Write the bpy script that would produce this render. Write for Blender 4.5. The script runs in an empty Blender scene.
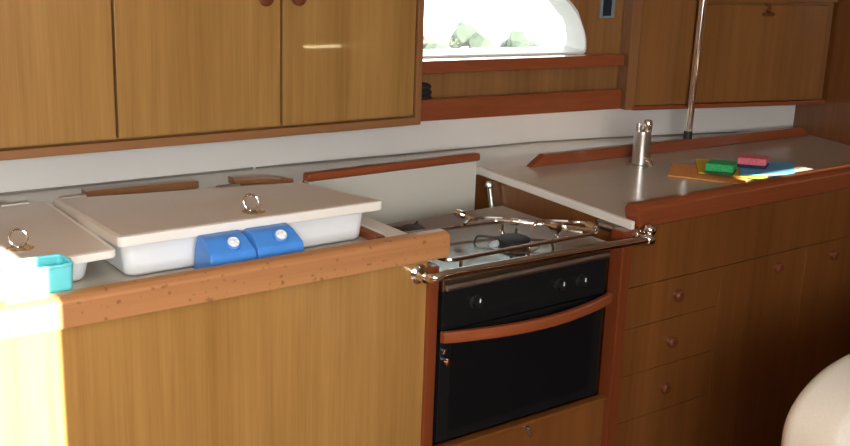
import bpy, bmesh, math, random
from mathutils import Vector, Matrix
random.seed(4)
sc = bpy.context.scene
COL = sc.collection

# ------------------------------------------------------------------ materials
def node_mat(name):
    m = bpy.data.materials.new(name); m.use_nodes = True
    nt = m.node_tree
    return m, nt, nt.nodes['Principled BSDF']

def plain(name, col, rough=.5, metal=0., var=.06, scale=30, coat=0., bump=0., spec=.5):
    m, nt, b = node_mat(name)
    n = nt.nodes.new('ShaderNodeTexNoise'); n.inputs['Scale'].default_value = scale; n.inputs['Detail'].default_value = 4
    tc = nt.nodes.new('ShaderNodeTexCoord'); nt.links.new(tc.outputs['Object'], n.inputs['Vector'])
    r = nt.nodes.new('ShaderNodeValToRGB')
    r.color_ramp.elements[0].position = .3; r.color_ramp.elements[1].position = .7
    r.color_ramp.elements[0].color = [c * (1 - var) for c in col] + [1]
    r.color_ramp.elements[1].color = [min(1, c * (1 + var)) for c in col] + [1]
    nt.links.new(n.outputs['Fac'], r.inputs['Fac']); nt.links.new(r.outputs['Color'], b.inputs['Base Color'])
    b.inputs['Roughness'].default_value = rough; b.inputs['Metallic'].default_value = metal
    b.inputs['Coat Weight'].default_value = coat; b.inputs['Coat Roughness'].default_value = .1
    b.inputs['Specular IOR Level'].default_value = spec
    if bump:
        bp = nt.nodes.new('ShaderNodeBump'); bp.inputs['Strength'].default_value = bump; bp.inputs['Distance'].default_value = .002
        nt.links.new(n.outputs['Fac'], bp.inputs['Height']); nt.links.new(bp.outputs['Normal'], b.inputs['Normal'])
    return m

def wood(name, dark, light, axis='Z', fine=70, rough=.3, coat=.25, spots=0.):
    m, nt, b = node_mat(name)
    tc = nt.nodes.new('ShaderNodeTexCoord')
    def grain(s, k, det):
        mp = nt.nodes.new('ShaderNodeMapping')
        sv = [s, s, s]; sv['XYZ'.index(axis)] = s * k
        mp.inputs['Scale'].default_value = sv
        nt.links.new(tc.outputs['Object'], mp.inputs['Vector'])
        n = nt.nodes.new('ShaderNodeTexNoise'); n.inputs['Scale'].default_value = 1; n.inputs['Detail'].default_value = det
        n.inputs['Roughness'].default_value = .6
        nt.links.new(mp.outputs['Vector'], n.inputs['Vector'])
        return n.outputs['Fac']
    a = grain(fine, .025, 6); c = grain(fine * .14, .06, 3); d = grain(fine * 3, .03, 2)
    mx = nt.nodes.new('ShaderNodeMath'); mx.operation = 'MULTIPLY_ADD'; mx.inputs[1].default_value = .45
    nt.links.new(c, mx.inputs[0])
    m2 = nt.nodes.new('ShaderNodeMath'); m2.operation = 'MULTIPLY_ADD'; m2.inputs[1].default_value = .4
    nt.links.new(a, m2.inputs[0]); nt.links.new(mx.outputs[0], m2.inputs[2])
    m3 = nt.nodes.new('ShaderNodeMath'); m3.operation = 'MULTIPLY'; m3.inputs[1].default_value = .15
    nt.links.new(d, m3.inputs[0]); nt.links.new(m3.outputs[0], mx.inputs[2])
    r = nt.nodes.new('ShaderNodeValToRGB')
    r.color_ramp.elements[0].position = .36; r.color_ramp.elements[1].position = .64
    r.color_ramp.elements[0].color = list(dark) + [1]; r.color_ramp.elements[1].color = list(light) + [1]
    nt.links.new(m2.outputs[0], r.inputs['Fac'])
    out = r.outputs['Color']
    if spots:
        n = nt.nodes.new('ShaderNodeTexNoise'); n.inputs['Scale'].default_value = 75; n.inputs['Detail'].default_value = 1
        nt.links.new(tc.outputs['Object'], n.inputs['Vector'])
        rr = nt.nodes.new('ShaderNodeValToRGB'); rr.color_ramp.elements[0].position = .66; rr.color_ramp.elements[1].position = .74
        rr.color_ramp.elements[0].color = (0, 0, 0, 1); rr.color_ramp.elements[1].color = (spots, spots, spots, 1)
        nt.links.new(n.outputs['Fac'], rr.inputs['Fac'])
        mm = nt.nodes.new('ShaderNodeMixRGB'); mm.inputs['Color2'].default_value = [x * .45 for x in dark] + [1]
        nt.links.new(rr.outputs['Color'], mm.inputs['Fac']); nt.links.new(out, mm.inputs['Color1']); out = mm.outputs['Color']
    nt.links.new(out, b.inputs['Base Color'])
    b.inputs['Roughness'].default_value = rough
    b.inputs['Coat Weight'].default_value = coat * 1.3; b.inputs['Coat Roughness'].default_value = .03
    return m

M = {}
TEAK_D, TEAK_L = (.275, .140, .036), (.42, .232, .070)
M['teak'] = wood('teak_veneer', TEAK_D, TEAK_L, 'Z')
M['teak_x'] = wood('teak_veneer_horizontal', TEAK_D, TEAK_L, 'X')
M['mahog_x'] = wood('mahogany_horizontal', (.20, .047, .015), (.30, .080, .028), 'X', 45, .28, .35)
M['mahog_z'] = wood('mahogany_vertical', (.135, .030, .009), (.205, .050, .016), 'Z', 45, .28, .35)
M['mahog_y'] = wood('mahogany_crosswise', (.20, .047, .015), (.30, .080, .028), 'Y', 45, .28, .35)
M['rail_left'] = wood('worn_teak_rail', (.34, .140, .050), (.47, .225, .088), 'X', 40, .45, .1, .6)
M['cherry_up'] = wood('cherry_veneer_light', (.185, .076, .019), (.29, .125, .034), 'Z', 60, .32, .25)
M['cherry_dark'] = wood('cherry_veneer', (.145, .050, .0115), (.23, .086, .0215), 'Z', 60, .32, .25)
M['rail_mid'] = wood('brown_edge_rail', (.20, .085, .032), (.30, .14, .055), 'X', 45, .3, .25)
M['stile_mid'] = wood('brown_edge_stile', (.20, .085, .032), (.30, .14, .055), 'Z', 45, .3, .25)
M['knob'] = wood('knob_wood', (.12, .03, .012), (.19, .055, .02), 'Z', 60, .3, .4)
M['laminate'] = plain('beige_laminate', (.68, .64, .595), .32, var=.035, scale=220, coat=.15)
M['laminate_r'] = plain('grey_beige_laminate', (.55, .505, .43), .22, var=.06, scale=260, coat=.3)
M['white'] = plain('white_moulding', (.78, .77, .75), .4, var=.015, scale=6)
M['lid_edge'] = plain('cream_lid_edge', (.83, .805, .745), .35, var=.02, scale=8)
M['plug'] = plain('white_icebox_plug', (.78, .81, .84), .35, var=.02, scale=8)
M['hull'] = plain('white_hull_liner', (.75, .74, .71), .35, var=.02, scale=5, coat=.1)
M['board'] = plain('pale_board_face', (.62, .61, .54), .4, var=.02, scale=5)
M['ledge'] = plain('grey_ledge', (.54, .53, .51), .35, var=.05, scale=20)
M['chrome'] = plain('chrome', (.82, .80, .77), .12, 1., var=.02)
M['steel'] = plain('stainless_steel', (.45, .46, .41), .25, 1., var=.08, scale=14)
M['steel_b'] = plain('brushed_steel', (.62, .61, .59), .32, 1., var=.05, scale=60)
M['black'] = plain('black_enamel', (.009, .009, .010), .25, var=.1, spec=.3)
M['glass_black'] = plain('black_oven_glass', (.006, .006, .007), .25, var=.05, spec=.25)
M['burner'] = plain('burner_iron', (.02, .02, .02), .55, var=.2)
M['knob_black'] = plain('black_plastic', (.012, .012, .013), .4, spec=.25)
M['blue'] = plain('blue_plastic', (.06, .25, .70), .38, var=.08, scale=25)
M['cap'] = plain('white_cap', (.80, .84, .88), .4)
M['cyan'] = plain('cyan_plastic', (.16, .66, .72), .35)
M['orange'] = plain('orange_cloth', (.78, .33, .09), .9, var=.1, scale=120, bump=.3)
M['yellow'] = plain('yellow_cloth', (.80, .64, .08), .9, var=.1, scale=120, bump=.3)
M['lblue'] = plain('blue_cloth', (.12, .42, .68), .9, var=.1, scale=120, bump=.3)
M['green'] = plain('green_sponge', (.035, .42, .14), .9, var=.2, scale=160, bump=.6)
M['pink'] = plain('pink_sponge', (.72, .16, .20), .9, var=.2, scale=160, bump=.6)
M['scour_g'] = plain('dark_scourer', (.02, .09, .035), .95, var=.3, scale=200, bump=.8)
M['scour_b'] = plain('navy_scourer', (.02, .03, .09), .95, var=.3, scale=200, bump=.8)
M['cushion'] = plain('cream_upholstery', (.60, .57, .50), .75, var=.04, scale=260, bump=.25)
M['pouch'] = plain('dark_fabric', (.02, .016, .014), .8, var=.3)
M['bead'] = plain('grey_sealant', (.20, .19, .18), .7)
M['switch_f'] = plain('grey_switch_plate', (.22, .27, .29), .4)
M['switch_b'] = plain('dark_rocker', (.012, .025, .04), .3)
M['floor'] = wood('cabin_sole', (.16, .075, .03), (.26, .13, .05), 'X', 30, .4, .1)
M['ceil'] = plain('cream_headliner', (.66, .63, .57), .7)
M['lining'] = wood('hull_lining_wood', (.20, .085, .026), (.33, .16, .055), 'Z', 60, .35, .2)
M['quay'] = plain('pale_quay_wall', (.80, .82, .80), .8, var=.05, scale=2)
M['ground'] = plain('quay_paving', (.55, .54, .50), .9, var=.1, scale=3)
M['leaf'] = plain('shrub_leaves', (.036, .048, .034), .95, var=.4, scale=18)
def glass():
    m = bpy.data.materials.new('port_glass'); m.use_nodes = True
    nt = m.node_tree; nt.nodes.clear()
    o = nt.nodes.new('ShaderNodeOutputMaterial'); t = nt.nodes.new('ShaderNodeBsdfTransparent'); g = nt.nodes.new('ShaderNodeBsdfGlossy')
    tr = nt.nodes.new('ShaderNodeBsdfTranslucent'); tr.inputs['Color'].default_value = (.85, .9, .88, 1)
    g.inputs['Roughness'].default_value = .05
    f = nt.nodes.new('ShaderNodeFresnel'); x = nt.nodes.new('ShaderNodeMixShader'); y = nt.nodes.new('ShaderNodeMixShader')
    t.inputs['Color'].default_value = (.93, .97, .95, 1); f.inputs['IOR'].default_value = 1.3
    y.inputs['Fac'].default_value = .03
    nt.links.new(t.outputs[0], y.inputs[1]); nt.links.new(tr.outputs[0], y.inputs[2])
    nt.links.new(f.outputs[0], x.inputs['Fac']); nt.links.new(y.outputs[0], x.inputs[1]); nt.links.new(g.outputs[0], x.inputs[2])
    nt.links.new(x.outputs[0], o.inputs['Surface'])
    return m
M['glass'] = glass()

# ------------------------------------------------------------------ mesh helpers (world coordinates)
def box(bm, x0, x1, y0, y1, z0, z1, bev=0., seg=2):
    t = bmesh.new()
    bmesh.ops.create_cube(t, size=1)
    for v in t.verts:
        v.co = Vector(((x0 + x1) / 2 + v.co.x * (x1 - x0), (y0 + y1) / 2 + v.co.y * (y1 - y0), (z0 + z1) / 2 + v.co.z * (z1 - z0)))
    if bev:
        bmesh.ops.bevel(t, geom=t.edges[:], offset=bev, segments=seg, profile=.5, affect='EDGES')
    merge(bm, t)

def merge(bm, t, mtx=None):
    if mtx is not None: t.transform(mtx)
    me = bpy.data.meshes.new('tmp'); t.to_mesh(me); t.free(); bm.from_mesh(me); bpy.data.meshes.remove(me)

def prism(bm, pts, off, bev=0., seg=2):
    """pts: list of 3-D points of one face; off: extrusion vector."""
    t = bmesh.new(); off = Vector(off)
    a = [t.verts.new(Vector(p)) for p in pts]; b = [t.verts.new(Vector(p) + off) for p in pts]
    t.faces.new(a); t.faces.new(b[::-1])
    n = len(a)
    for i in range(n): t.faces.new((a[i], b[i], b[(i + 1) % n], a[(i + 1) % n]))
    bmesh.ops.recalc_face_normals(t, faces=t.faces[:])
    if bev: bmesh.ops.bevel(t, geom=t.edges[:], offset=bev, segments=seg, profile=.5, affect='EDGES')
    merge(bm, t)

def sbox(bm, p0, p1, d, z0, z1, bev=0.):
    """slanted box: front edge p0->p1 in plan, depth d away from the camera side."""
    a, b = Vector((p0[0], p0[1], z0)), Vector((p1[0], p1[1], z0))
    t = (b - a).normalized(); n = Vector((-t.y, t.x, 0))
    prism(bm, [a, b, b + n * d, a + n * d], (0, 0, z1 - z0), bev)

def tube(bm, path, r, seg=14, closed=False, caps=True):
    path = [Vector(p) for p in path]; n = len(path); rings = []
    up = None
    for i, p in enumerate(path):
        if closed: d = path[(i + 1) % n] - path[i - 1]
        else: d = path[min(i + 1, n - 1)] - path[max(i - 1, 0)]
        d.normalize()
        if up is None:
            up = Vector((0, 0, 1)) if abs(d.z) < .9 else Vector((1, 0, 0))
        s = d.cross(up).normalized(); up = s.cross(d).normalized()
        rr = r[i] if isinstance(r, (list, tuple)) else r
        rings.append([bm.verts.new(p + (s * math.cos(2 * math.pi * k / seg) + up * math.sin(2 * math.pi * k / seg)) * rr) for k in range(seg)])
    m = n if closed else n - 1
    for i in range(m):
        a, b = rings[i], rings[(i + 1) % n]
        for k in range(seg): bm.faces.new((a[k], a[(k + 1) % seg], b[(k + 1) % seg], b[k]))
    if caps and not closed:
        bm.faces.new(rings[0]); bm.faces.new(rings[-1][::-1])

def fillet(pts, r, n=5, closed=False):
    pts = [Vector(p) for p in pts]; out = []; N = len(pts)
    for i, p in enumerate(pts):
        if not closed and i in (0, N - 1): out.append(p); continue
        a, b = pts[i - 1], pts[(i + 1) % N]
        u, v = (a - p), (b - p); k = min(r, u.length * .45, v.length * .45)
        s, e = p + u.normalized() * k, p + v.normalized() * k
        for j in range(n + 1):
            t = j / n
            out.append(s * (1 - t) ** 2 + p * 2 * t * (1 - t) + e * t * t)
    return out

def lathe(bm, prof, loc, axis=(0, 0, 1), seg=24):
    """prof: (radius, height) pairs along axis from loc."""
    t = bmesh.new(); rings = []
    for r, h in prof:
        rings.append([t.verts.new((r * math.cos(2 * math.pi * k / seg), r * math.sin(2 * math.pi * k / seg), h)) for k in range(seg)] if r > 1e-6 else [t.verts.new((0, 0, h))])
    for a, b in zip(rings, rings[1:]):
        for k in range(seg):
            q = [a[k % len(a)], a[(k + 1) % len(a)], b[(k + 1) % len(b)], b[k % len(b)]]
            u = []
            for v in q:
                if v not in u: u.append(v)
            if len(u) > 2: t.faces.new(u)
    if len(rings[0]) > 1: t.faces.new(rings[0][::-1])
    if len(rings[-1]) > 1: t.faces.new(rings[-1])
    mtx = Matrix.Translation(Vector(loc)) @ Vector((0, 0, 1)).rotation_difference(Vector(axis)).to_matrix().to_4x4()
    merge(bm, t, mtx)

def world_origin(o):
    v = Vector((0, 0, 0))
    while o is not None: v = v + o.location; o = o.parent
    return v

def obj(name, bm, mat, parent=None, origin=None, smooth=True):
    """one mesh object from a bmesh given in world coordinates."""
    bmesh.ops.recalc_face_normals(bm, faces=bm.faces[:])
    me = bpy.data.meshes.new(name); o = bpy.data.objects.new(name, me)
    w = Vector((0, 0, 0))
    if parent is not None: o.parent = parent; w = world_origin(parent)
    if origin is None and parent is None:
        xs = [v.co for v in bm.verts]
        origin = ((min(c.x for c in xs) + max(c.x for c in xs)) / 2, (min(c.y for c in xs) + max(c.y for c in xs)) / 2, min(c.z for c in xs))
    if origin is not None: o.location = Vector(origin) - w; w = Vector(origin)
    bmesh.ops.translate(bm, verts=bm.verts[:], vec=-w)
    bm.to_mesh(me); bm.free()
    me.materials.append(M[mat] if isinstance(mat, str) else mat)
    if smooth:
        for p in me.polygons: p.use_smooth = True
        try: me.set_sharp_from_angle(angle=math.radians(35))
        except Exception: pass
        w_ = o.modifiers.new('flat_faces', 'WEIGHTED_NORMAL'); w_.keep_sharp = True; w_.weight = 100
    COL.objects.link(o)
    return o

def tag(o, label=None, cat=None, group=None, kind=None):
    if label: o['label'] = label
    if cat: o['category'] = cat
    if group: o['group'] = group
    if kind: o['kind'] = kind
    return o

def thing(name, label, cat, loc, group=None):
    o = bpy.data.objects.new(name, None); o.empty_display_size = .05
    o.location = loc; COL.objects.link(o)
    return tag(o, label, cat, group)

def B(*a, **k):
    bm = bmesh.new(); box(bm, *a, **k); return bm

def copy_tree(o, parent=None):
    c = o.copy(); COL.objects.link(c)
    if parent is not None: c.parent = parent
    for ch in list(o.children): copy_tree(ch, c)
    return c

# ------------------------------------------------------------------ the cabin shell
YF = 1.71                                   # fronts of the galley units
HULL = [(-.9, 2.70), (.3, 2.668), (.714, 2.633), (1.485, 2.601), (2.0, 2.575), (2.349, 2.549), (2.588, 2.500), (3.046, 2.381), (3.40, 2.28)]
def hull_y(x):
    for (x0, y0), (x1, y1) in zip(HULL, HULL[1:]):
        if x0 <= x <= x1: return y0 + (y1 - y0) * (x - x0) / (x1 - x0)
    return HULL[-1][1]

def bulkhead():
    bm = bmesh.new()
    prism(bm, [(3.25, -.95, 0), (3.31, -.95, 0), (3.31, 1.90, 0), (3.41, 2.40, 0), (3.363, 2.40, 0), (3.25, 1.93, 0)], (0, 0, 1.97))
    return bm
tag(obj('floor', B(-.9, 3.45, -.95, 2.75, -.05, 0), 'floor', smooth=False), kind='structure')
tag(obj('ceiling', B(-.95, 3.45, -1.0, 2.80, 1.97, 2.02), 'ceil', smooth=False), kind='structure')
tag(obj('wall_left', B(-.95, -.9, -.95, 2.7, 0, 1.97), 'cherry_dark', smooth=False), kind='structure')
tag(obj('wall_right', bulkhead(), 'cherry_dark', smooth=False), kind='structure')

# lower hull liner: white, follows the curve of the boat
bm = bmesh.new()
for (x0, y0), (x1, y1) in zip(HULL, HULL[1:]):
    prism(bm, [(x0, y0, 0), (x1, y1, 0), (x1, y1 + .05, 0), (x0, y0 + .05, 0)], (0, 0, 1.03))
tag(obj('wall_back', bm, 'hull', smooth=False), kind='structure')

# upper hull lining in wood with the port cut out of it
NP0, NP1 = Vector((1.70, 2.555, 0)), Vector((2.64, 2.395, 0))
NT = (NP1 - NP0).normalized(); NN = Vector((-NT.y, NT.x, 0))     # NN points outboard
def np_(s, z, d=0.): return NP0 + NT * s + NN * d + Vector((0, 0, z))
def port(s_l, s_r, z0, z1, rl, rr, n=14):
    """outline of the port: square foot, both ends swept round to the top."""
    out = []
    for k in range(n + 1):
        a = (k / n) * math.pi / 2
        out.append((s_r - rr * (1 - math.cos(a)), z0 + .015 + (z1 - z0 - .015) * math.sin(a)))
    for k in range(n + 1):
        a = (1 - k / n) * math.pi / 2
        out.append((s_l + rl * (1 - math.cos(a)), z0 + .015 + (z1 - z0 - .015) * math.sin(a)))
    out += [(s_l + .004, z0 + .004), (s_l + .012, z0), (s_r - .012, z0), (s_r - .004, z0 + .004)]
    return out
WIN = port(-.22, .728, 1.177, 1.425, .40, .40)
def holed(bm, outer, inner, d0, d1):
    t = bmesh.new(); loops = []
    for L in (outer, inner):
        vs = [t.verts.new(np_(s, z, d0)) for s, z in L]
        loops.append([t.edges.new((vs[i], vs[(i + 1) % len(vs)])) for i in range(len(vs))])
    bmesh.ops.triangle_fill(t, use_beauty=True, edges=loops[0] + loops[1])
    r = bmesh.ops.extrude_face_region(t, geom=t.faces[:])
    bmesh.ops.translate(t, verts=[g for g in r['geom'] if isinstance(g, bmesh.types.BMVert)], vec=NN * (d1 - d0))
    merge(bm, t)
bm = bmesh.new()
holed(bm, [(-.40, 1.004), (.925, 1.004), (.925, 1.965), (-.40, 1.965)], WIN, 0, .03)
tag(obj('wall_upper', bm, 'lining', smooth=False), kind='structure')
bm = bmesh.new()
for (x0, y0), (x1, y1) in (((-.9, 2.68), (1.31, 2.62)), ((2.60, 2.44), (3.36, 2.29))):
    prism(bm, [(x0, y0, 1.03), (x1, y1, 1.03), (x1, y1 + .05, 1.03), (x0, y0 + .05, 1.03)], (0, 0, .94))
tag(obj('trim_1', bm, 'lining', smooth=False), kind='structure')

# port window: white moulded reveal, glass at its outer side
w1 = bpy.data.objects.new('window_1', None); w1.location = np_(.26, 1.177); COL.objects.link(w1); tag(w1, kind='structure')
t = bmesh.new(); n = len(WIN)
ra = [t.verts.new(np_(s, z, -.004)) for s, z in WIN]
cs, cz = .26, 1.28
def shrink(s, z, k): return (s, z) if k == 0 else (s + (cs - s) / abs(cs - s) * min(abs(cs - s), k), z + (cz - z) / abs(cz - z) * min(abs(cz - z), k))
IN = [shrink(s, z, .006) for s, z in WIN]
rb = [t.verts.new(np_(s, z, .095)) for s, z in IN]
rc = [t.verts.new(np_(s, z, .095)) for s, z in [shrink(s, z, -.02) for s, z in WIN]]
rd = [t.verts.new(np_(s, z, -.004)) for s, z in [shrink(s, z, -.006) for s, z in WIN]]
for i in range(n):
    j = (i + 1) % n
    t.faces.new((ra[i], ra[j], rb[j], rb[i])); t.faces.new((rb[i], rb[j], rc[j], rc[i])); t.faces.new((rd[i], rd[j], ra[j], ra[i]))
obj('window_reveal', t, 'white', w1)
bm = bmesh.new(); prism(bm, [np_(s, z, .088) for s, z in IN], NN * .005)
obj('window_pane', bm, 'glass', w1, smooth=False)

# wall behind the viewer: companionway opening on the left, a narrow slot added on the right to cast the sun streak
JX = .546; TZ = 1.922
def front_wall():
    bm = bmesh.new(); y0, y1 = -1.0, -.95
    box(bm, JX, 2.50, y0, y1, 0, 1.97)
    box(bm, -.95, JX, y0, y1, 0, 1.30); box(bm, -.95, JX, y0, y1, TZ, 1.97)
    box(bm, 2.83, 3.3, y0, y1, 0, 1.97)
    box(bm, 2.50, 2.83, y0, y1, 0, 1.792); box(bm, 2.50, 2.83, y0, y1, 1.818, 1.97)
    return bm
tag(obj('wall_front', front_wall(), 'cherry_dark', smooth=False), kind='structure')

# outside, seen blown out through the port
tag(obj('ground_outside', B(-6, 22, 2.9, 9.5, -.9, -.5), 'ground', smooth=False), kind='structure')
tag(obj('wall_outside', B(2, 14, 8.0, 8.3, -.5, 2.6), 'quay', smooth=False), kind='structure')
def shrub(x, y, w, h, label):
    bm = bmesh.new()
    for k in range(44):
        t = bmesh.new(); bmesh.ops.create_icosphere(t, subdivisions=2, radius=1)
        s = random.uniform(.07, .12)
        for v in t.verts: v.co *= s * random.uniform(.75, 1.15)
        u = random.random()
        merge(bm, t, Matrix.Translation((x + random.uniform(-w, w) * (1 - .4 * u), y + random.uniform(-.15, .15), -.45 + u * (h + .5))))
    o = tag(obj('shrub', bm, 'leaf'), label, 'shrub', 'shrubs outside the port')
shrub(5.58, 7.45, .09, .50, 'blurred green shrub outside, seen at the left foot of the port')
shrub(6.05, 7.5, .09, .56, 'blurred grey-green shrub outside, seen at the middle foot of the port')
shrub(6.66, 7.5, .22, .50, 'blurred green shrub outside, seen towards the right end of the port')

# ------------------------------------------------------------------ knobs
def knob_bm(p, n, r=.0155, h=.017):
    bm = bmesh.new()
    lathe(bm, [(r * .82, -.0005), (r * .82, h * .35), (r, h * .5), (r * .96, h * .8), (r * .7, h), (0, h * 1.05)], p, n, 20)
    return bm

# ------------------------------------------------------------------ overhead cupboard (left)
CZ = 1.010
c0, c1 = Vector((-.25, 2.480, 0)), Vector((1.774, 2.393, 0))
CT = (c1 - c0).normalized(); CN = Vector((-CT.y, CT.x, 0))
def cx(X): return c0 + CT * ((X - c0.x) / CT.x)          # point of the cupboard's front line at X
def cbox(bm, X0, X1, d0, d1, z0, z1, bev=0.):
    a, b = cx(X0) + CN * d0, cx(X1) + CN * d0
    prism(bm, [(a.x, a.y, z0), (b.x, b.y, z0), tuple((b + CN * (d1 - d0)).xy) + (z0,), tuple((a + CN * (d1 - d0)).xy) + (z0,)], (0, 0, z1 - z0), bev)
oc = thing('overhead_cupboard', 'long teak overhead cupboard with three tall doors above the icebox lids', 'cupboard', (.75, 2.52, CZ))
bm = bmesh.new(); cbox(bm, -.25, 1.768, .026, .155, CZ + .004, 1.96); obj('carcass', bm, 'teak', oc, smooth=False)
bm = bmesh.new(); cbox(bm, -.25, 1.774, .0, .03, CZ - .002, CZ + .020, .003); obj('bottom_rail', bm, 'rail_mid', oc)
bm = bmesh.new(); cbox(bm, 1.755, 1.775, -.001, .155, CZ - .002, 1.96, .003); obj('end_stile', bm, 'stile_mid', oc)
def cup_door(X0, X1, kx, lab):
    bm = bmesh.new(); cbox(bm, X0, X1, .004, .024, CZ + .026, 1.94, .0025)
    d = obj('door', bm, 'teak', oc)
    if kx:
        p = cx(kx) + CN * .004
        obj('knob', knob_bm((p.x, p.y, 1.353), -CN, .019), 'knob', d)
cup_door(-.22, .9285, None, '')
cup_door(.9345, 1.3505, 1.308, '')
cup_door(1.3565, 1.7515, 1.397, '')

# ------------------------------------------------------------------ shelves in the niche
S0, S1 = Vector((1.782, 2.445, 0)), Vector((2.515, 2.352, 0))
def shelf(name, z0, z1, lip, label):
    r = thing(name, label, 'shelf', ((S0.x + S1.x) / 2, 2.43, z0))
    st = (S1 - S0).normalized(); sn = Vector((-st.y, st.x, 0))
    bm = bmesh.new(); sbox(bm, S0.xy, S1.xy, .016, z0, z1, .003); obj('lip', bm, 'mahog_x', r)
    bm = bmesh.new()
    a, b = S0 + sn * .016, S1 + sn * .016
    c, d = np_((b - NP0).dot(NT), 0, -.002), np_((a - NP0).dot(NT), 0, -.002)
    prism(bm, [(v.x, v.y, z0 + .002) for v in (a, b, c, d)], (0, 0, lip))
    obj('shelf_board', bm, 'mahog_x', r, smooth=False)
    return r
shelf('wall_shelf', 1.139, 1.174, .031, 'upper mahogany shelf directly under the bright port')
shelf('wall_shelf', 1.006, 1.067, .03, 'lower mahogany shelf with tall lip above the white splashback')
# dark pouch at the left end of the lower shelf
bm = bmesh.new()
for k in range(4):
    t = bmesh.new(); bmesh.ops.create_uvsphere(t, u_segments=20, v_segments=12, radius=1)
    merge(bm, t, Matrix.Translation((1.838, 2.484, 1.048 + k * .016)) @ Matrix.Diagonal((.040 - .002 * k, .024, .0125, 1)))
tag(obj('pouch', bm, 'pouch'), 'small dark pouch lying at the left end of the lower shelf', 'pouch')

# switch on the lining right of the port
sw = thing('light_switch', 'small dark rocker switch in a grey plate right of the port', 'switch', np_(.80, 1.28))
bm = bmesh.new(); prism(bm, [np_(s, z, -.0005) for s, z in ((.772, 1.278), (.826, 1.278), (.826, 1.352), (.772, 1.352))], NN * -.009, .003)
obj('plate', bm, 'switch_f', sw)
bm = bmesh.new(); prism(bm, [np_(s, z, -.008) for s, z in ((.780, 1.286), (.810, 1.286), (.810, 1.346), (.780, 1.346))], NN * -.006, .002)
obj('rocker', bm, 'switch_b', sw)

# ------------------------------------------------------------------ overhead cabinet (right)
r0, r1 = Vector((2.560, 2.345, 0)), Vector((3.290, 2.1494, 0))
RT = (r1 - r0).normalized(); RN = Vector((-RT.y, RT.x, 0)); RL = (r1 - r0).length
def rbox(bm, s0, s1, d0, d1, z0, z1, bev=0.):
    P = lambda s, d: (r0 + RT * s + RN * d)
    prism(bm, [tuple(P(s, d).xy) + (z0,) for s, d in ((s0, d0), (s1, d0), (s1, d1), (s0, d1))], (0, 0, z1 - z0), bev)
rc_ = thing('overhead_cabinet', 'dark cherry overhead cabinet with a flap door behind the chrome pole', 'cabinet', (2.9, 2.3, 1.0))
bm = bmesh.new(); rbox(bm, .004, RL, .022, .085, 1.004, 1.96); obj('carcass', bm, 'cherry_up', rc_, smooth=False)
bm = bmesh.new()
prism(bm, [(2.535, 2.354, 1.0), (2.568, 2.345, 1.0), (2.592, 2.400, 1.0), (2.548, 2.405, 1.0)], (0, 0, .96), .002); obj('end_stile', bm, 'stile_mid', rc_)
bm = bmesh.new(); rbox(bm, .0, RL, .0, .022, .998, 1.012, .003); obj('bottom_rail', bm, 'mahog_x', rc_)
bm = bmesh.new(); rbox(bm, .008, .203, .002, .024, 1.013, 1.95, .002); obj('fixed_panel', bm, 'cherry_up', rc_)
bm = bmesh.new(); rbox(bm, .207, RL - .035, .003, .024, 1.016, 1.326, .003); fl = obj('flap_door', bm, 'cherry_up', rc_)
p = r0 + RT * .475 + RN * .003
bm = bmesh.new(); lathe(bm, [(.014, -.001), (.014, .004), (.010, .008), (0, .009)], (p.x, p.y, 1.316), -RN, 20)
rl = obj('latch', bm, 'knob', fl)
bm = bmesh.new(); a_ = p - RN * .006
box(bm, a_.x - .022, a_.x + .022, a_.y - .012, a_.y + .008, 1.292, 1.302, .004); obj('finger_pull', bm, 'knob', rl)
bm = bmesh.new(); rbox(bm, .207, RL, .003, .024, 1.334, 1.95, .003); obj('upper_panel', bm, 'cherry_up', rc_)

# chrome pole
pl = thing('support_pole', 'slim chrome pole rising from behind the back rail to the ceiling', 'pole', (2.718, 2.2475, .9135))
bm = bmesh.new(); tube(bm, [(2.718, 2.2475, .916), (2.742, 2.2475, 1.965)], .0115, 18); obj('tube', bm, 'chrome', pl)
bm = bmesh.new(); lathe(bm, [(.0138, 0), (.0138, .022), (.012, .025)], (2.718, 2.2475, .9135)); obj('foot', bm, 'burner', pl)

# ------------------------------------------------------------------ left base unit (icebox)
LX1 = 1.334
ic = thing('icebox_cabinet', 'teak-fronted icebox cabinet left of the stove with recessed white top', 'cabinet', (.5, 2.1, 0))
bm = bmesh.new(); box(bm, -.25, 1.306, YF + .012, YF + .03, 0, .874); obj('front_panel', bm, 'teak', ic, smooth=False)
bm = bmesh.new(); box(bm, 1.306, LX1, YF + .004, YF + .045, 0, .862, .004); obj('corner_post', bm, 'mahog_z', ic)
bm = bmesh.new(); box(bm, 1.312, LX1 - .002, YF + .045, 2.29, 0, .862); obj('side_panel', bm, 'teak', ic, smooth=False)
lw = thing('worktop', 'white and beige icebox worktop with a worn light teak front rail', 'worktop', (.5, 2.1, .862))
bm = bmesh.new(); prism(bm, [(-.25, YF + .032, .864), (LX1, YF + .032, .864), (LX1, 2.345, .864), (1.374, 2.345, .864), (1.374, hull_y(1.374) - .003, .864), (.714, hull_y(.714) - .003, .864), (-.25, hull_y(-.25) - .003, .864)], (0, 0, .021)); sb = bmesh.new(); tube(sb, [(x, hull_y(x) - .005, .887) for x in (-.24, .3, .714, 1.37)], .0028, 8); obj('seam_bead', sb, 'bead', lw); obj('slab', bm, 'laminate_r', lw, smooth=False)
bm = bmesh.new(); box(bm, 1.288, LX1, 1.752, 2.295, .885, .902, .002); obj('end_ledge', bm, 'lid_edge', lw)
bm = bmesh.new()
prof = [(YF, .877), (YF + .044, .886), (YF + .044, .922), (YF + .036, .932), (YF + .012, .932), (YF, .924)]
prism(bm, [(-.25, y, z) for y, z in prof], (LX1 + .022 + .25, 0, 0), .004); obj('fiddle_rail', bm, 'rail_left', lw)
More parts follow.
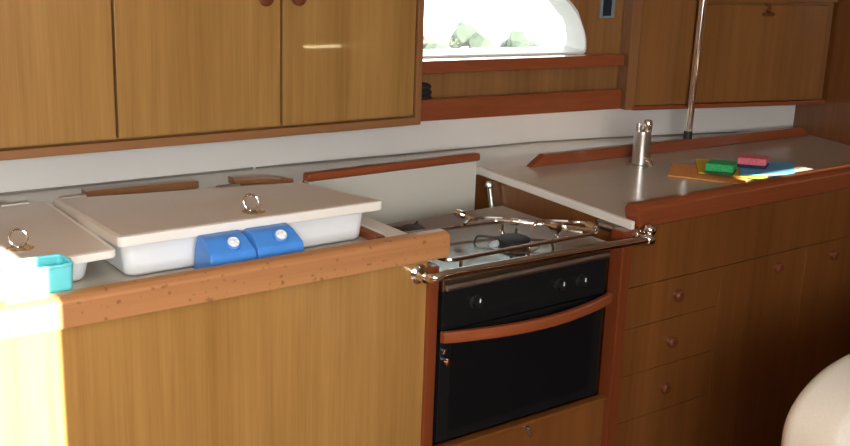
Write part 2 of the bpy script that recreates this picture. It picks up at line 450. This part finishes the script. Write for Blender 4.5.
bm = bmesh.new(); box(bm, 1.262, 1.286, 1.845, 1.975, .885, .900, .003); obj('well_edge', bm, 'mahog_y', lw)
def strip(pts): 
    bm = bmesh.new(); prism(bm, [(x, y, .8855) for x, y in pts], (0, 0, .0185), .003); return bm
obj('back_strip', strip([(-.2, 2.50), (.690, 2.468), (.690, 2.505), (-.2, 2.54)]), 'rail_mid', lw)
obj('back_strip', strip([(.872, 2.490), (1.150, 2.468), (1.150, 2.503), (.872, 2.528)]), 'rail_mid', lw)
obj('back_strip', strip([(1.238, 2.452), (1.300, 2.435), (1.345, 2.405), (1.366, 2.376), (1.370, 2.384), (1.355, 2.425), (1.320, 2.468), (1.238, 2.488)]), 'rail_mid', lw)

# hinged lids: the rear edge lies on the ledge, the front edge is held up by the plug
def lid(Q, th, label, ring, plug, hx):
    """Q: the top's corners front-left, front-right, back-right, back-left."""
    Q = [Vector(q) for q in Q]
    W, D = (Q[1] - Q[0]).length, (Q[3] - Q[0]).length
    def at(u, v, w):            # u, v in metres over the lid, w above its top
        a, b = u / W, v / D
        return Q[0] * (1 - a) * (1 - b) + Q[1] * a * (1 - b) + Q[2] * a * b + Q[3] * (1 - a) * b + Vector((0, 0, w))
    def mapped(t):
        for v in t.verts: v.co = at(*v.co)
        bm = bmesh.new(); merge(bm, t); return bm
    def rounded(u0, u1, v0, v1, w0, w1, R, e, n=4):
        t = bmesh.new(); bmesh.ops.create_cube(t, size=1)
        for v in t.verts: v.co = Vector(((u0 + u1) / 2 + v.co.x * (u1 - u0), (v0 + v1) / 2 + v.co.y * (v1 - v0), (w0 + w1) / 2 + v.co.z * (w1 - w0)))
        es = [g for g in t.edges if abs(g.verts[0].co.z - g.verts[1].co.z) > (w1 - w0) * .5]
        bmesh.ops.bevel(t, geom=es, offset=R, segments=n, profile=.5, affect='EDGES')
        if e:
            es = [g for g in t.edges if abs(g.verts[0].co.z - g.verts[1].co.z) < 1e-6]
            bmesh.ops.bevel(t, geom=es, offset=e, segments=2, profile=.5, affect='EDGES', clamp_overlap=True)
        return t
    s = obj('icebox_lid', mapped(rounded(0, W, 0, D, -th, 0, .014, .003)), 'lid_edge', lw, origin=at(W / 2, D / 2, -th))
    s['label'] = label
    obj('top_laminate', mapped(rounded(.010, W - .010, .010, D - .010, -.002, .0006, .008, 0)), 'laminate', s)
    (a0, a1, b0, b1, zb) = plug
    t = bmesh.new(); bmesh.ops.create_cube(t, size=1)
    for v in t.verts:
        k = 1. if v.co.z > 0 else .972
        x, y = (a0 + a1) / 2 + v.co.x * (a1 - a0) * k, (b0 + b1) / 2 + v.co.y * (b1 - b0) * k
        zt = at((x - Q[0].x), (y - Q[0].y), -th - .0002).z
        v.co = Vector((x, y, zt if v.co.z > 0 else zb))
    es = [e for e in t.edges if abs(e.verts[0].co.z - e.verts[1].co.z) > .01 and abs(e.verts[0].co.x - e.verts[1].co.x) < .02 and abs(e.verts[0].co.y - e.verts[1].co.y) < .02]
    bmesh.ops.bevel(t, geom=es, offset=.022, segments=5, profile=.5, affect='EDGES')
    es = [e for e in t.edges if max(e.verts[0].co.z, e.verts[1].co.z) < zb + .001]
    bmesh.ops.bevel(t, geom=es, offset=.008, segments=3, profile=.5, affect='EDGES', clamp_overlap=True)
    bm = bmesh.new(); merge(bm, t); obj('insulated_plug', bm, 'plug', s)
    c = at(ring[0], ring[1], .0005)
    bm = bmesh.new(); lathe(bm, [(.024, -.0005), (.024, .003), (.019, .0045), (.0175, .0025), (.0, .0025)], c, seg=28)
    pts = []
    for k in range(24):
        a = 2 * math.pi * k / 24; q = .0165 * math.sin(a) + .0165
        pts.append((c.x + .0165 * math.cos(a), c.y + .004 + q * .45, c.z + .005 + q * .88))
    tube(bm, pts, .0024, 8, closed=True); obj('lift_ring', bm, 'chrome', s)
    for u in hx:
        h = at(u, D, 0); bm = bmesh.new()
        box(bm, h.x - .028, h.x + .028, h.y + .003, h.y + .012, .8852, h.z, .001); box(bm, h.x - .030, h.x + .030, h.y + .008, h.y + .060, .8852, .8885, .001)
        tube(bm, [(h.x - .030, h.y + .008, h.z - .001), (h.x + .030, h.y + .006, h.z - .001)], .0058, 10)
        for q in (-.016, .016): lathe(bm, [(.006, 0), (.005, .002), (0, .0025)], (h.x + q, h.y + .035, .8885), seg=10)
        obj('hinge', bm, 'steel_b', s)
lid([(.03, 1.860, .943), (.711, 1.880, .947), (.762, 2.425, .909), (.08, 2.45, .909)], .016, 'left icebox lid lying nearly flat, partly in sunlight', (.530, .125), (.07, .672, 1.905, 2.34, .8862), (.610,))
lid([(.708, 1.866, .973), (1.292, 1.862, .972), (1.335, 2.285, .919), (.771, 2.420, .914)], .020, 'right icebox lid with its front raised above the ice packs', (.302, .075), (.724, 1.262, 1.882, 2.20, .8862), (.045, .405))

# ice packs
def ice_pack(x0, x1, label):
    r = thing('ice_pack', label, 'ice pack', ((x0 + x1) / 2, 1.80, .885), 'blue ice packs between lid and rail')
    xc = (x0 + x1) / 2
    # sections bottom -> top: (x half width, y front, y back, z)
    secs = [(1.04, 1.788, 1.862, .886), (1.0, 1.790, 1.862, .918), (.98, 1.793, 1.862, .934), (.88, 1.826, 1.861, .955), (.85, 1.838, 1.858, .958)]
    hw = (x1 - x0) / 2
    t = bmesh.new(); rings = []
    for k, yf, yb, z in secs:
        rings.append([t.verts.new((xc - hw * k, yf, z)), t.verts.new((xc + hw * k, yf, z)), t.verts.new((xc + hw * k, yb, z)), t.verts.new((xc - hw * k, yb, z))])
    t.faces.new(rings[0][::-1]); t.faces.new(rings[-1])
    for a, b in zip(rings, rings[1:]):
        for i in range(4): t.faces.new((a[i], a[(i + 1) % 4], b[(i + 1) % 4], b[i]))
    bmesh.ops.recalc_face_normals(t, faces=t.faces[:])
    bmesh.ops.bevel(t, geom=t.edges[:], offset=.0035, segments=2, profile=.5, affect='EDGES')
    bm = bmesh.new(); merge(bm, t); b = obj('pack_body', bm, 'blue', r)
    n = Vector((-.05, -.56, .83)).normalized(); p = Vector((xc + .008, 1.811, .9455))
    bm = bmesh.new(); lathe(bm, [(.0155, -.006), (.0155, .0035), (.0135, .005)], p, n, 24); obj('collar', bm, 'blue', r)
    bm = bmesh.new(); lathe(bm, [(.0115, .003), (.0115, .008), (.0095, .010), (.004, .0095), (0, .0095)], p, n, 24)
    t = bmesh.new(); box(t, -.0085, .0085, -.0012, .0012, .009, .0115); box(t, -.0012, .0012, -.0085, .0085, .009, .0115)
    merge(bm, t, Matrix.Translation(p) @ Vector((0, 0, 1)).rotation_difference(n).to_matrix().to_4x4())
    obj('screw_cap', bm, 'cap', r)
ice_pack(.854, .951, 'blue ice pack with white screw cap, left one of the touching pair')
ice_pack(.953, 1.056, 'blue ice pack with white screw cap, right one of the touching pair')

# cyan tub
tb = thing('tub', 'small cyan plastic tub behind the front rail at the sunlit left end', 'tub', (.535, 1.808, .885))
t = bmesh.new(); bmesh.ops.create_cube(t, size=1)
for v in t.verts:
    k = 1 if v.co.z > 0 else .93
    v.co = Vector((.535 + v.co.x * .118 * k, 1.800 + v.co.y * .062 * k,   .927 + v.co.z * .082))
es = [e for e in t.edges if abs(e.verts[0].co.z - e.verts[1].co.z) > .05]
bmesh.ops.bevel(t, geom=es, offset=.012, segments=4, profile=.5, affect='EDGES')
top = max(t.faces, key=lambda f: f.calc_center_median().z)
bmesh.ops.inset_region(t, faces=[top], thickness=.004); bmesh.ops.translate(t, verts=top.verts[:], vec=(0, 0, -.06))
bm = bmesh.new(); merge(bm, t); obj('tub_body', bm, 'cyan', tb)
bm = bmesh.new(); pts = fillet([(.478, 1.7695,  .968), (.592, 1.7695,  .968), (.592, 1.8305,  .968), (.478, 1.8305,  .968)], .014, 4, True)
tube(bm, pts, .0035, 8, closed=True); obj('rim', bm, 'cyan', tb)

# ------------------------------------------------------------------ fold-down board behind the stove
fb = thing('folding_board', 'pale upright splash board behind the stove with mahogany top trim', 'board', (1.65, 2.32, .60))
bm = bmesh.new(); box(bm, 1.376, 1.918, 2.318, 2.334, .60, .908); obj('panel', bm, 'board', fb, smooth=False)
bm = bmesh.new(); box(bm, 1.370, 1.926, 2.309, 2.340, .908, .929, .006, 3); obj('top_trim', bm, 'mahog_x', fb)
bm = bmesh.new(); tube(bm, fillet([(1.368, 2.314, .92), (1.360, 2.31, .915), (1.359, 2.308, .888)], .008), .005, 10); obj('pivot', bm, 'mahog_z', fb)

# ------------------------------------------------------------------ right worktop and unit
RX0 = 1.872
ru = thing('base_cabinet', 'dark cherry galley cabinet right of the stove with drawers and doors', 'cabinet', (2.5, 2.0, 0))
bm = bmesh.new(); box(bm, RX0, RX0 + .034, YF - .004, YF + .04, 0, .860, .005); obj('corner_post', bm, 'mahog_z', ru)
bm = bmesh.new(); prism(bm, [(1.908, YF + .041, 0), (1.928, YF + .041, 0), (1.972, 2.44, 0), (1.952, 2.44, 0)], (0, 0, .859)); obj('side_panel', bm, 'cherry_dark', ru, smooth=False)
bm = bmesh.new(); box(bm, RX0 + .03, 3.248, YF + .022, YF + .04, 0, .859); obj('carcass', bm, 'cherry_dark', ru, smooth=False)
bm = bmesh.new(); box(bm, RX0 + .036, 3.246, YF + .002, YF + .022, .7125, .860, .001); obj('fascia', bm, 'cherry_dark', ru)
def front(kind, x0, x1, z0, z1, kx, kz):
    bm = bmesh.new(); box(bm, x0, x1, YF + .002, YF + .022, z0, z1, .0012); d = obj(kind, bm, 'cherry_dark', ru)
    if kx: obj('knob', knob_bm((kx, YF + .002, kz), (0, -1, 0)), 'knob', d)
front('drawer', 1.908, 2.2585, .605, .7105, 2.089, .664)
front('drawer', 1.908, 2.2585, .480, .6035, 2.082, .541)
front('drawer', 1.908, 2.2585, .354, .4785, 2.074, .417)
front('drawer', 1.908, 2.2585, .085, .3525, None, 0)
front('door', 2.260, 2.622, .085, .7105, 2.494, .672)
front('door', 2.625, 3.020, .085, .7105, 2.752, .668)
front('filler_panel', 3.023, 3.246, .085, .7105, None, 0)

rw = thing('worktop', 'grey-beige laminate worktop right of the stove with cloths lying on it', 'worktop', (2.5, 2.0, .870))
bm = bmesh.new()
hp = [(x, hull_y(x) - .003) for x in (3.338, 3.046, 2.588, 2.349)] + [(1.965, hull_y(1.965) - .003)]
prism(bm, [(1.907, 1.75, .8605), (3.249, 1.75, .8605), (3.249, 1.935, .8605)] + [(x, y, .8605) for x, y in hp], (0, 0, .0195)); obj('slab', bm, 'laminate_r', rw, smooth=False)
bm = bmesh.new(); prism(bm, [(1.896, 1.708, .8605), (1.908, 1.708, .8605), (1.958, 2.345, .8605), (1.946, 2.345, .8605)], (0, 0, .0205), .002); obj('edge_band', bm, 'lid_edge', rw)
bm = bmesh.new(); prism(bm, [(1.376, 2.346, .885), (1.963, 2.346, .880), (1.963, hull_y(1.963) - .003, .880), (1.485, hull_y(1.485) - .003, .8842), (1.376, hull_y(1.376) - .003, .885)], (0, 0, -.0205)); obj('rear_ledge', bm, 'laminate_r', rw, smooth=False)
bm = bmesh.new()
prof = [(YF - .004, .8615), (YF + .042, .8615), (YF + .042, .905), (YF + .032, .919), (YF + .010, .919), (YF - .004, .908)]
prism(bm, [(1.922 if z < .88 else 1.913, y, z) for y, z in prof], (3.249 - 1.922, 0, 0), .004); obj('fiddle_rail', bm, 'mahog_x', rw)
bm = bmesh.new()
a, b = Vector((2.078, 2.268, 0)), Vector((3.300, 2.197, 0)); q = (b - a).normalized(); qn = Vector((-q.y, q.x, 0))
prism(bm, [(a.x, a.y, .8805), (b.x, b.y, .8805), (b.x - .05, b.y + .002, .9135), (a.x + .050, a.y - .002, .9135)], qn * .028, .004)
obj('back_rail', bm, 'mahog_x', rw)
bm = bmesh.new(); hs = [(x, hull_y(x) - .001) for x in (3.33, 3.046, 2.588, 2.349, 2.0, 1.485, 1.38)]
tube(bm, [(x, y - .004, .8815 + (.005 if x < 1.6 else 0)) for x, y in hs], .0026, 8); obj('seam_bead', bm, 'bead', rw)

# chrome tap
tp = thing('tap', 'short brushed chrome tap standing on the worktop before the back rail', 'tap', (2.386, 2.137, .8805))
bm = bmesh.new(); lathe(bm, [(.031, 0), (.031, .005), (.026, .008), (.0255, .095), (.0235, .100), (.0235, .104)], (2.386, 2.137, .8805), seg=32); obj('tap_body', bm, 'steel_b', tp)
bm = bmesh.new()
lathe(bm, [(.0125, .0), (.0135, .012), (.0135, .026), (.010, .033), (0, .035)], (2.3965, 2.130, .983), seg=24); obj('tap_lever', bm, 'chrome', tp)
bm = bmesh.new()
lathe(bm, [(.0095, .0), (.0095, .018), (.008, .024), (0, .026)], (2.373, 2.142, .983), seg=24); obj('valve_stub', bm, 'steel_b', tp)
bm = bmesh.new(); tube(bm, fillet([(2.381, 2.115, .905), (2.374, 2.092, .903), (2.372, 2.084, .890)], .012), .008, 14); obj('tap_spout', bm, 'chrome', tp)

# cleaning cloths and sponges
def cloth(pts, z, mat, label):
    n = 9; t = bmesh.new(); P4 = [Vector((x, y, 0)) for x, y in pts]; g = []
    for i in range(n + 1):
        row = []
        for j in range(n + 1):
            u, v = i / n, j / n
            p = P4[0] * (1 - u) * (1 - v) + P4[1] * u * (1 - v) + P4[2] * u * v + P4[3] * (1 - u) * v
            p.z = z + .0010 * (math.sin(7 * u + 3 * v) * math.cos(5 * v + u) + 1) * .6
            row.append(t.verts.new(p))
        g.append(row)
    for i in range(n):
        for j in range(n): t.faces.new((g[i][j], g[i + 1][j], g[i + 1][j + 1], g[i][j + 1]))
    r = bmesh.ops.extrude_face_region(t, geom=t.faces[:])
    bmesh.ops.translate(t, verts=[q for q in r['geom'] if isinstance(q, bmesh.types.BMVert)], vec=(0, 0, .0032))
    tag(obj('cleaning_cloth', t, mat), label, 'cloth', 'cleaning cloths on the worktop')
cloth([(2.350, 2.000), (2.462, 1.827), (2.640, 1.934), (2.492, 2.107)], .8808, 'orange', 'orange cleaning cloth on the worktop, lowest and nearest the tap')
cloth([(2.442, 1.968), (2.558, 1.822), (2.731, 1.944), (2.584, 2.101)], .8864, 'yellow', 'yellow cleaning cloth lying between the orange and the blue one')
cloth([(2.502, 1.870), (2.665, 1.809), (2.794, 1.907), (2.650, 1.995)], .8920, 'lblue', 'light blue cleaning cloth at the right end of the cloths')
def sponge(pts, z, h, mat, mat2, label):
    ctr = Vector((sum(p[0] for p in pts) / 4, sum(p[1] for p in pts) / 4, z))
    r = thing('sponge', label, 'sponge', ctr, 'sponges on the cloths')
    bm = bmesh.new(); prism(bm, [(x, y, z) for x, y in pts], (0, 0, h * .28), .002); obj('scouring_pad', bm, mat2, r)
    bm = bmesh.new(); prism(bm, [(x, y, z + h * .27) for x, y in pts], (0, 0, h * .73), .004, 3); obj('foam', bm, mat, r)
sponge([(2.429, 1.937), (2.476, 1.876), (2.539, 1.912), (2.493, 1.972)], .8935, .030, 'green', 'scour_g', 'green scouring sponge lying on the yellow cloth')
sponge([(2.57, 1.938), (2.621, 1.876), (2.679, 1.908), (2.627, 1.972)], .8985, .028, 'pink', 'scour_b', 'pink scouring sponge with dark underside beside the blue cloth')

# ------------------------------------------------------------------ stove
OX0, OX1 = 1.342, 1.828
st = thing('stove', 'black galley stove with stainless hob and curved mahogany handle', 'stove', (1.585, 1.9, .44))
bm = bmesh.new(); box(bm, OX0 + .004, OX1 - .004, YF + .025, 2.045, .445, .803); obj('oven_body', bm, 'black', st, smooth=False)
bm = bmesh.new(); box(bm, OX0, OX1, YF + .002, YF + .026, .715, .803, .003); cp = obj('control_panel', bm, 'black', st)
def stove_knob(x, z):
    bm = bmesh.new(); lathe(bm, [(.016, -.001), (.016, .003), (.0115, .005), (.0105, .016), (0, .017)], (x, YF + .002, z), (0, -1, 0), 24)
    k = obj('control_knob', bm, 'knob_black', cp)
    bm = bmesh.new(); box(bm, x - .0012, x + .0012, YF - .0160, YF - .0145, z + .002, z + .011); obj('pointer', bm, 'cap', k, smooth=False)
stove_knob(1.431, .766); stove_knob(1.676, .762); stove_knob(1.744, .760)
bm = bmesh.new(); box(bm, OX0, OX1, YF + .004, YF + .027, .455, .711, .003); od = obj('oven_door', bm, 'black', st)
bm = bmesh.new(); box(bm, OX0 + .03, OX1 - .03, YF + .0015, YF + .006, .478, .680, .001); obj('door_glass', bm, 'glass_black', od)
# bowed wooden handle
bm = bmesh.new(); t = bmesh.new(); N = 20; rows = []
for i in range(N + 1):
    u = i / N; x = OX0 - .006 + (OX1 - OX0 + .014) * u; yb = YF - .002 - .046 * math.sin(math.pi * u) ** .9
    rows.append([t.verts.new((x, yb - d, z)) for d, z in ((.002, .693), (.014, .695), (.016, .702), (.015, .714), (.012, .7185), (.002, .7185))])
for a, b in zip(rows, rows[1:]):
    for k in range(6): t.faces.new((a[k], a[(k + 1) % 6], b[(k + 1) % 6], b[k]))
t.faces.new(rows[0]); t.faces.new(rows[-1][::-1]); merge(bm, t); h = obj('door_handle', bm, 'mahog_x', od)
bm = bmesh.new(); lathe(bm, [(.006, -.001), (.006, .010), (.009, .012), (.009, .02), (0, .022)], (1.353, YF + .004, .648), (0, -1, 0), 16)
lathe(bm, [(.0065, -.001), (.0065, .006), (0, .008)], (1.353, YF + .004, .668), (0, -1, 0), 16); obj('door_latch', bm, 'chrome', od)
# hob: stainless pan with turned up front edge
HZ = .842
bm = bmesh.new(); box(bm, OX0 - .004, OX1 + .002, YF - .004, 2.098, .804, .832, .003); obj('hob_tray', bm, 'steel', st)
bm = bmesh.new(); box(bm, OX0 - .001, OX1 - .001, YF + .004, 2.096, .832, HZ, .004); hob = obj('hob_top', bm, 'steel', st)
bm = bmesh.new(); tube(bm, [(OX0 + .006, YF - .004, .811), (OX1 - .004, YF - .004, .811)], .006, 12); obj('hob_edge', bm, 'steel_b', st)
def burner(x, y, s):
    bm = bmesh.new(); lathe(bm, [(.062 * s, 0), (.060 * s, .0015), (.050 * s, .003), (.030 * s, .003)], (x, y, HZ)); b = obj('burner', bm, 'steel_b', st)
    bm = bmesh.new(); lathe(bm, [(.036 * s, .002), (.036 * s, .012), (.041 * s, .014), (.041 * s, .018), (.034 * s, .022), (.012 * s, .023), (0, .0225)], (x, y, HZ)); obj('burner_cap', bm, 'burner', b)
    bm = bmesh.new()
    for k in range(4):
        a = math.pi / 4 + k * math.pi / 2
        c, d = math.cos(a), math.sin(a)
        tube(bm, fillet([(x + .098 * s * c, y + .098 * s * d, HZ + .001), (x + .092 * s * c, y + .092 * s * d, HZ + .018), (x + .022 * s * c, y + .022 * s * d, HZ + .018)], .008), .0026, 8)
    obj('pan_support', bm, 'burner', b)
burner(1.606, 1.795, .92); burner(1.452, 1.975, .75)
# pan rail round the hob
def post(x, y):
    tube(bmp, [(x, y, HZ - .001), (x, y, .868)], .0035, 8); lathe(bmp, [(.007, 0), (.007, .003), (.004, .005)], (x, y, HZ - .0005), seg=12)
bmp = bmesh.new()
pts = fillet([(1.352, 1.716, .868), (1.806, 1.716, .868), (1.698, 1.895, .868), (1.352, 1.935, .868)], .03, 5, True)
tube(bmp, pts, .0048, 10, closed=True)
for x, y in ((1.39, 1.716), (1.58, 1.716), (1.752, 1.806), (1.66, 1.899), (1.39, 1.9305), (1.352, 1.83)): post(x, y)
obj('pan_rail', bmp, 'chrome', st)
def clamp(x, y0, y1):
    bm = bmesh.new()
    tube(bm, fillet([(x, y0, .897), (x, y1, .897)], .01), .0036, 8)
    tube(bm, fillet([(x - .055, y1 - .028, .900), (x - .02, y1, .900), (x + .02, y1, .900), (x + .055, y1 - .028, .900)], .02), .0036, 8)
    lathe(bm, [(.009, -.012), (.010, 0), (.009, .012)], (x, y0 + .004, .897), (0, 1, 0), 14)
    obj('pot_clamp', bm, 'chrome', st)
clamp(1.66, 1.716, 1.765); clamp(1.545, 1.914, 1.86)
bm = bmesh.new()
tube(bm, fillet([(1.800, 1.725, .874), (1.812, 1.77, .874), (1.79, 1.80, .874), (1.745, 1.79, .874), (1.725, 1.745, .874), (1.745, 1.718, .874)], .02), .004, 8)
lathe(bm, [(.009, -.012), (.010, 0), (.009, .012)], (1.806, 1.75, .872), (0, 1, 0), 14)
obj('pot_clamp', bm, 'chrome', st)
bm = bmesh.new()
tube(bm, fillet([(1.640, 1.905, .874), (1.672, 1.86, .874), (1.735, 1.79, .874), (1.742, 1.772, .874)], .02), .0042, 8)
lathe(bm, [(.008, -.010), (.009, 0), (.008, .010)], (1.668, 1.866, .874), (.6, -.7, 0), 14)
obj('pot_clamp', bm, 'chrome', st)
# enclosure floor panel under the stove
lk = thing('locker_front', 'dark cherry locker panel under the stove with a small latch', 'panel', (1.6, YF + .02, 0))
bm = bmesh.new(); box(bm, 1.3355, RX0 - .001, YF + .012, YF + .03, 0, .428, .002); obj('panel', bm, 'cherry_dark', lk)
bm = bmesh.new(); box(bm, 1.336, RX0 - .001, YF + .004, YF + .028, .428, .437, .002); obj('edge_strip', bm, 'cherry_dark', lk)
bm = bmesh.new(); lathe(bm, [(.006, 0), (.006, .008), (0, .009)], (1.612, YF + .012, .420), (0, -1, 0), 12)
tube(bm, [(1.612, YF + .003, .420), (1.620, YF + .001, .400)], .0035, 8); obj('latch', bm, 'steel_b', lk)

# grab rail across the front of the stove
GY = 1.672
gr = thing('grab_rail', 'chrome safety grab rail across the front of the stove', 'rail', (1.55, GY, .86))
bm = bmesh.new(); tube(bm, fillet([(1.284, YF + .01, .850), (1.285, GY, .852), (1.318, GY, .858), (1.916, GY, .844)], .02, 6), .0095, 16); obj('bar', bm, 'chrome', gr)
def bracket(x, y, z):
    bm = bmesh.new()
    lathe(bm, [(.021, -.0005), (.021, .004), (.017, .007), (.0135, .009), (.0125, .03)], (x, y, z), (0, -1, 0), 24)
    for k in range(3):
        a = math.pi / 2 + k * 2 * math.pi / 3
        lathe(bm, [(.0032, .003), (.0028, .0065), (0, .007)], (x + .0185 * math.cos(a) * .95, y - .001, z + .0185 * math.sin(a) * .95), (0, -1, 0), 10)
    obj('flange', bm, 'chrome', gr)
bracket(1.284, YF + .012, .850)
bracket(1.929, YF + .002, .838)
bm = bmesh.new()
tube(bm, [(1.929, YF - .004, .838), (1.926, GY + .004, .842)], .0115, 14)
for p3 in ((1.920, GY, .8435), (1.9275, GY + .006, .864)):
    t = bmesh.new(); bmesh.ops.create_uvsphere(t, u_segments=18, v_segments=12, radius=.0155); merge(bm, t, Matrix.Translation(p3))
obj('end_fitting', bm, 'chrome', gr)

# bolt on the side panel behind the stove, and the catch under the worktop corner
bo = thing('barrel_bolt', 'slim chrome bolt upright on the wooden side behind the stove', 'bolt', (1.935, 2.265, .775))
bm = bmesh.new(); tube(bm, [(1.917, 2.240, .785), (1.921, 2.262, .850)], .0075, 12); obj('rod', bm, 'steel', bo)
bm = bmesh.new(); lathe(bm, [(.010, -.006), (.012, 0), (.010, .009), (.004, .011)], (1.920, 2.264, .849), (-.6, -.7, .2), 16); obj('bolt_head', bm, 'steel', bo)
ct = thing('stove_catch', 'small grey metal catch under the right worktop corner by the rail', 'catch', (1.905, 1.79, .836))
bm = bmesh.new(); box(bm, 1.9035, 1.9115, 1.755, 1.83, .836, .858, .003); obj('catch_plate', bm, 'steel_b', ct)
bm = bmesh.new(); tube(bm, [(1.901, 1.77, .847), (1.901, 1.815, .847)], .005, 10); obj('catch_pin', bm, 'steel_b', ct)

# ------------------------------------------------------------------ settee back at the lower right
se = thing('settee', 'cream upholstered settee back with rounded corner at the lower right', 'settee', (2.1, 1.0, 0))
def rounded_back(x0, x1, y0, y1, z0, z1, R, n=14):
    t = bmesh.new()
    out = [(x0, z0)] + [(x0 + R - R * math.cos(a), z1 - R * .62 + R * .62 * math.sin(a)) for a in [k / n * math.pi / 2 for k in range(n + 1)]] + [(x1, z1 - .012), (x1, z0)]
    a = [t.verts.new((x, y0, z)) for x, z in out]; b = [t.verts.new((x, y1, z)) for x, z in out]
    t.faces.new(a); t.faces.new(b[::-1]); m = len(a)
    for i in range(m): t.faces.new((a[i], b[i], b[(i + 1) % m], a[(i + 1) % m]))
    bmesh.ops.recalc_face_normals(t, faces=t.faces[:])
    es = [e for e in t.edges if abs(e.verts[0].co.y - e.verts[1].co.y) < 1e-5]
    bmesh.ops.bevel(t, geom=es, offset=.035, segments=5, profile=.5, affect='EDGES', clamp_overlap=True)
    return t
obj('back_cushion', rounded_back(1.616, 3.20, .93, 1.07, .42, .803, .20), 'cushion', se)
bm = bmesh.new(); box(bm, 1.645, 3.20, .46, .925, .30, .44, .035, 4); obj('seat_cushion', bm, 'cushion', se)
bm = bmesh.new(); box(bm, 1.645, 3.20, .50, 1.07, 0, .30, .006); obj('plinth', bm, 'cherry_dark', se)
bm = bmesh.new(); box(bm, 1.668, 3.20, 1.071, 1.085, .25, .66, .004); obj('back_panel', bm, 'cherry_dark', se)

# ------------------------------------------------------------------ light
w = bpy.data.worlds.new('sky'); sc.world = w; w.use_nodes = True
bg = w.node_tree.nodes['Background']
bg.inputs['Color'].default_value = (.80, .90, 1.0, 1); bg.inputs['Strength'].default_value = 3.0
def lamp(name, kind, loc, direction, energy, col, size=None, size_y=None, angle=None):
    l = bpy.data.lights.new(name, kind); l.energy = energy; l.color = col
    if size: l.shape = 'RECTANGLE'; l.size = size; l.size_y = size_y or size
    if angle is not None: l.angle = math.radians(angle)
    o = bpy.data.objects.new(name, l); o.location = loc
    o.rotation_euler = Vector(direction).to_track_quat('-Z', 'Y').to_euler(); COL.objects.link(o)
    return o
EL = math.radians(18)
lamp('sun', 'SUN', (0, -4, 4), (0, math.cos(EL), -math.sin(EL)), 42, (1.0, .93, .80), angle=.25)
lamp('companionway_daylight', 'AREA', (-.18, -.93, 1.62), (.25, 1, -.22), 62, (1.0, .97, .93), 1.3, .58)
lamp('overhead_fill', 'AREA', (.30, .95, 1.955), (-.25, .20, -1), 9, (1.0, .97, .93), .6, .6)  # added soft fill just below the closed ceiling, which has no hatch

lamp('streak_light', 'AREA', (3.13, -.93, .81), (0, 1, 0), .5, (1.0, .80, .45), .24, .012)  # added thin light without a fixture, gives the streak reflected in the cupboard doors

# ------------------------------------------------------------------ camera
cam = bpy.data.cameras.new('camera'); co = bpy.data.objects.new('camera', cam); COL.objects.link(co)
yaw, pit, rol = math.radians(36.98), math.radians(15.40), math.radians(2.08)
f = Vector((math.sin(yaw) * math.cos(pit), math.cos(yaw) * math.cos(pit), -math.sin(pit)))
r = Vector((math.cos(yaw), -math.sin(yaw), 0)); u = r.cross(f)
r2 = r * math.cos(rol) + u * math.sin(rol); u2 = u * math.cos(rol) - r * math.sin(rol)
co.matrix_world = Matrix(((r2.x, u2.x, -f.x, 0), (r2.y, u2.y, -f.y, 0), (r2.z, u2.z, -f.z, 1.55), (0, 0, 0, 1)))
cam.sensor_width = 36; cam.lens = 36 * 1100 / 850; cam.clip_start = .02
sc.camera = co
vs = sc.view_settings
vs.view_transform = 'Standard'; vs.look = 'None'; vs.gamma = 1; vs.use_curve_mapping = False; vs.exposure = 0.2
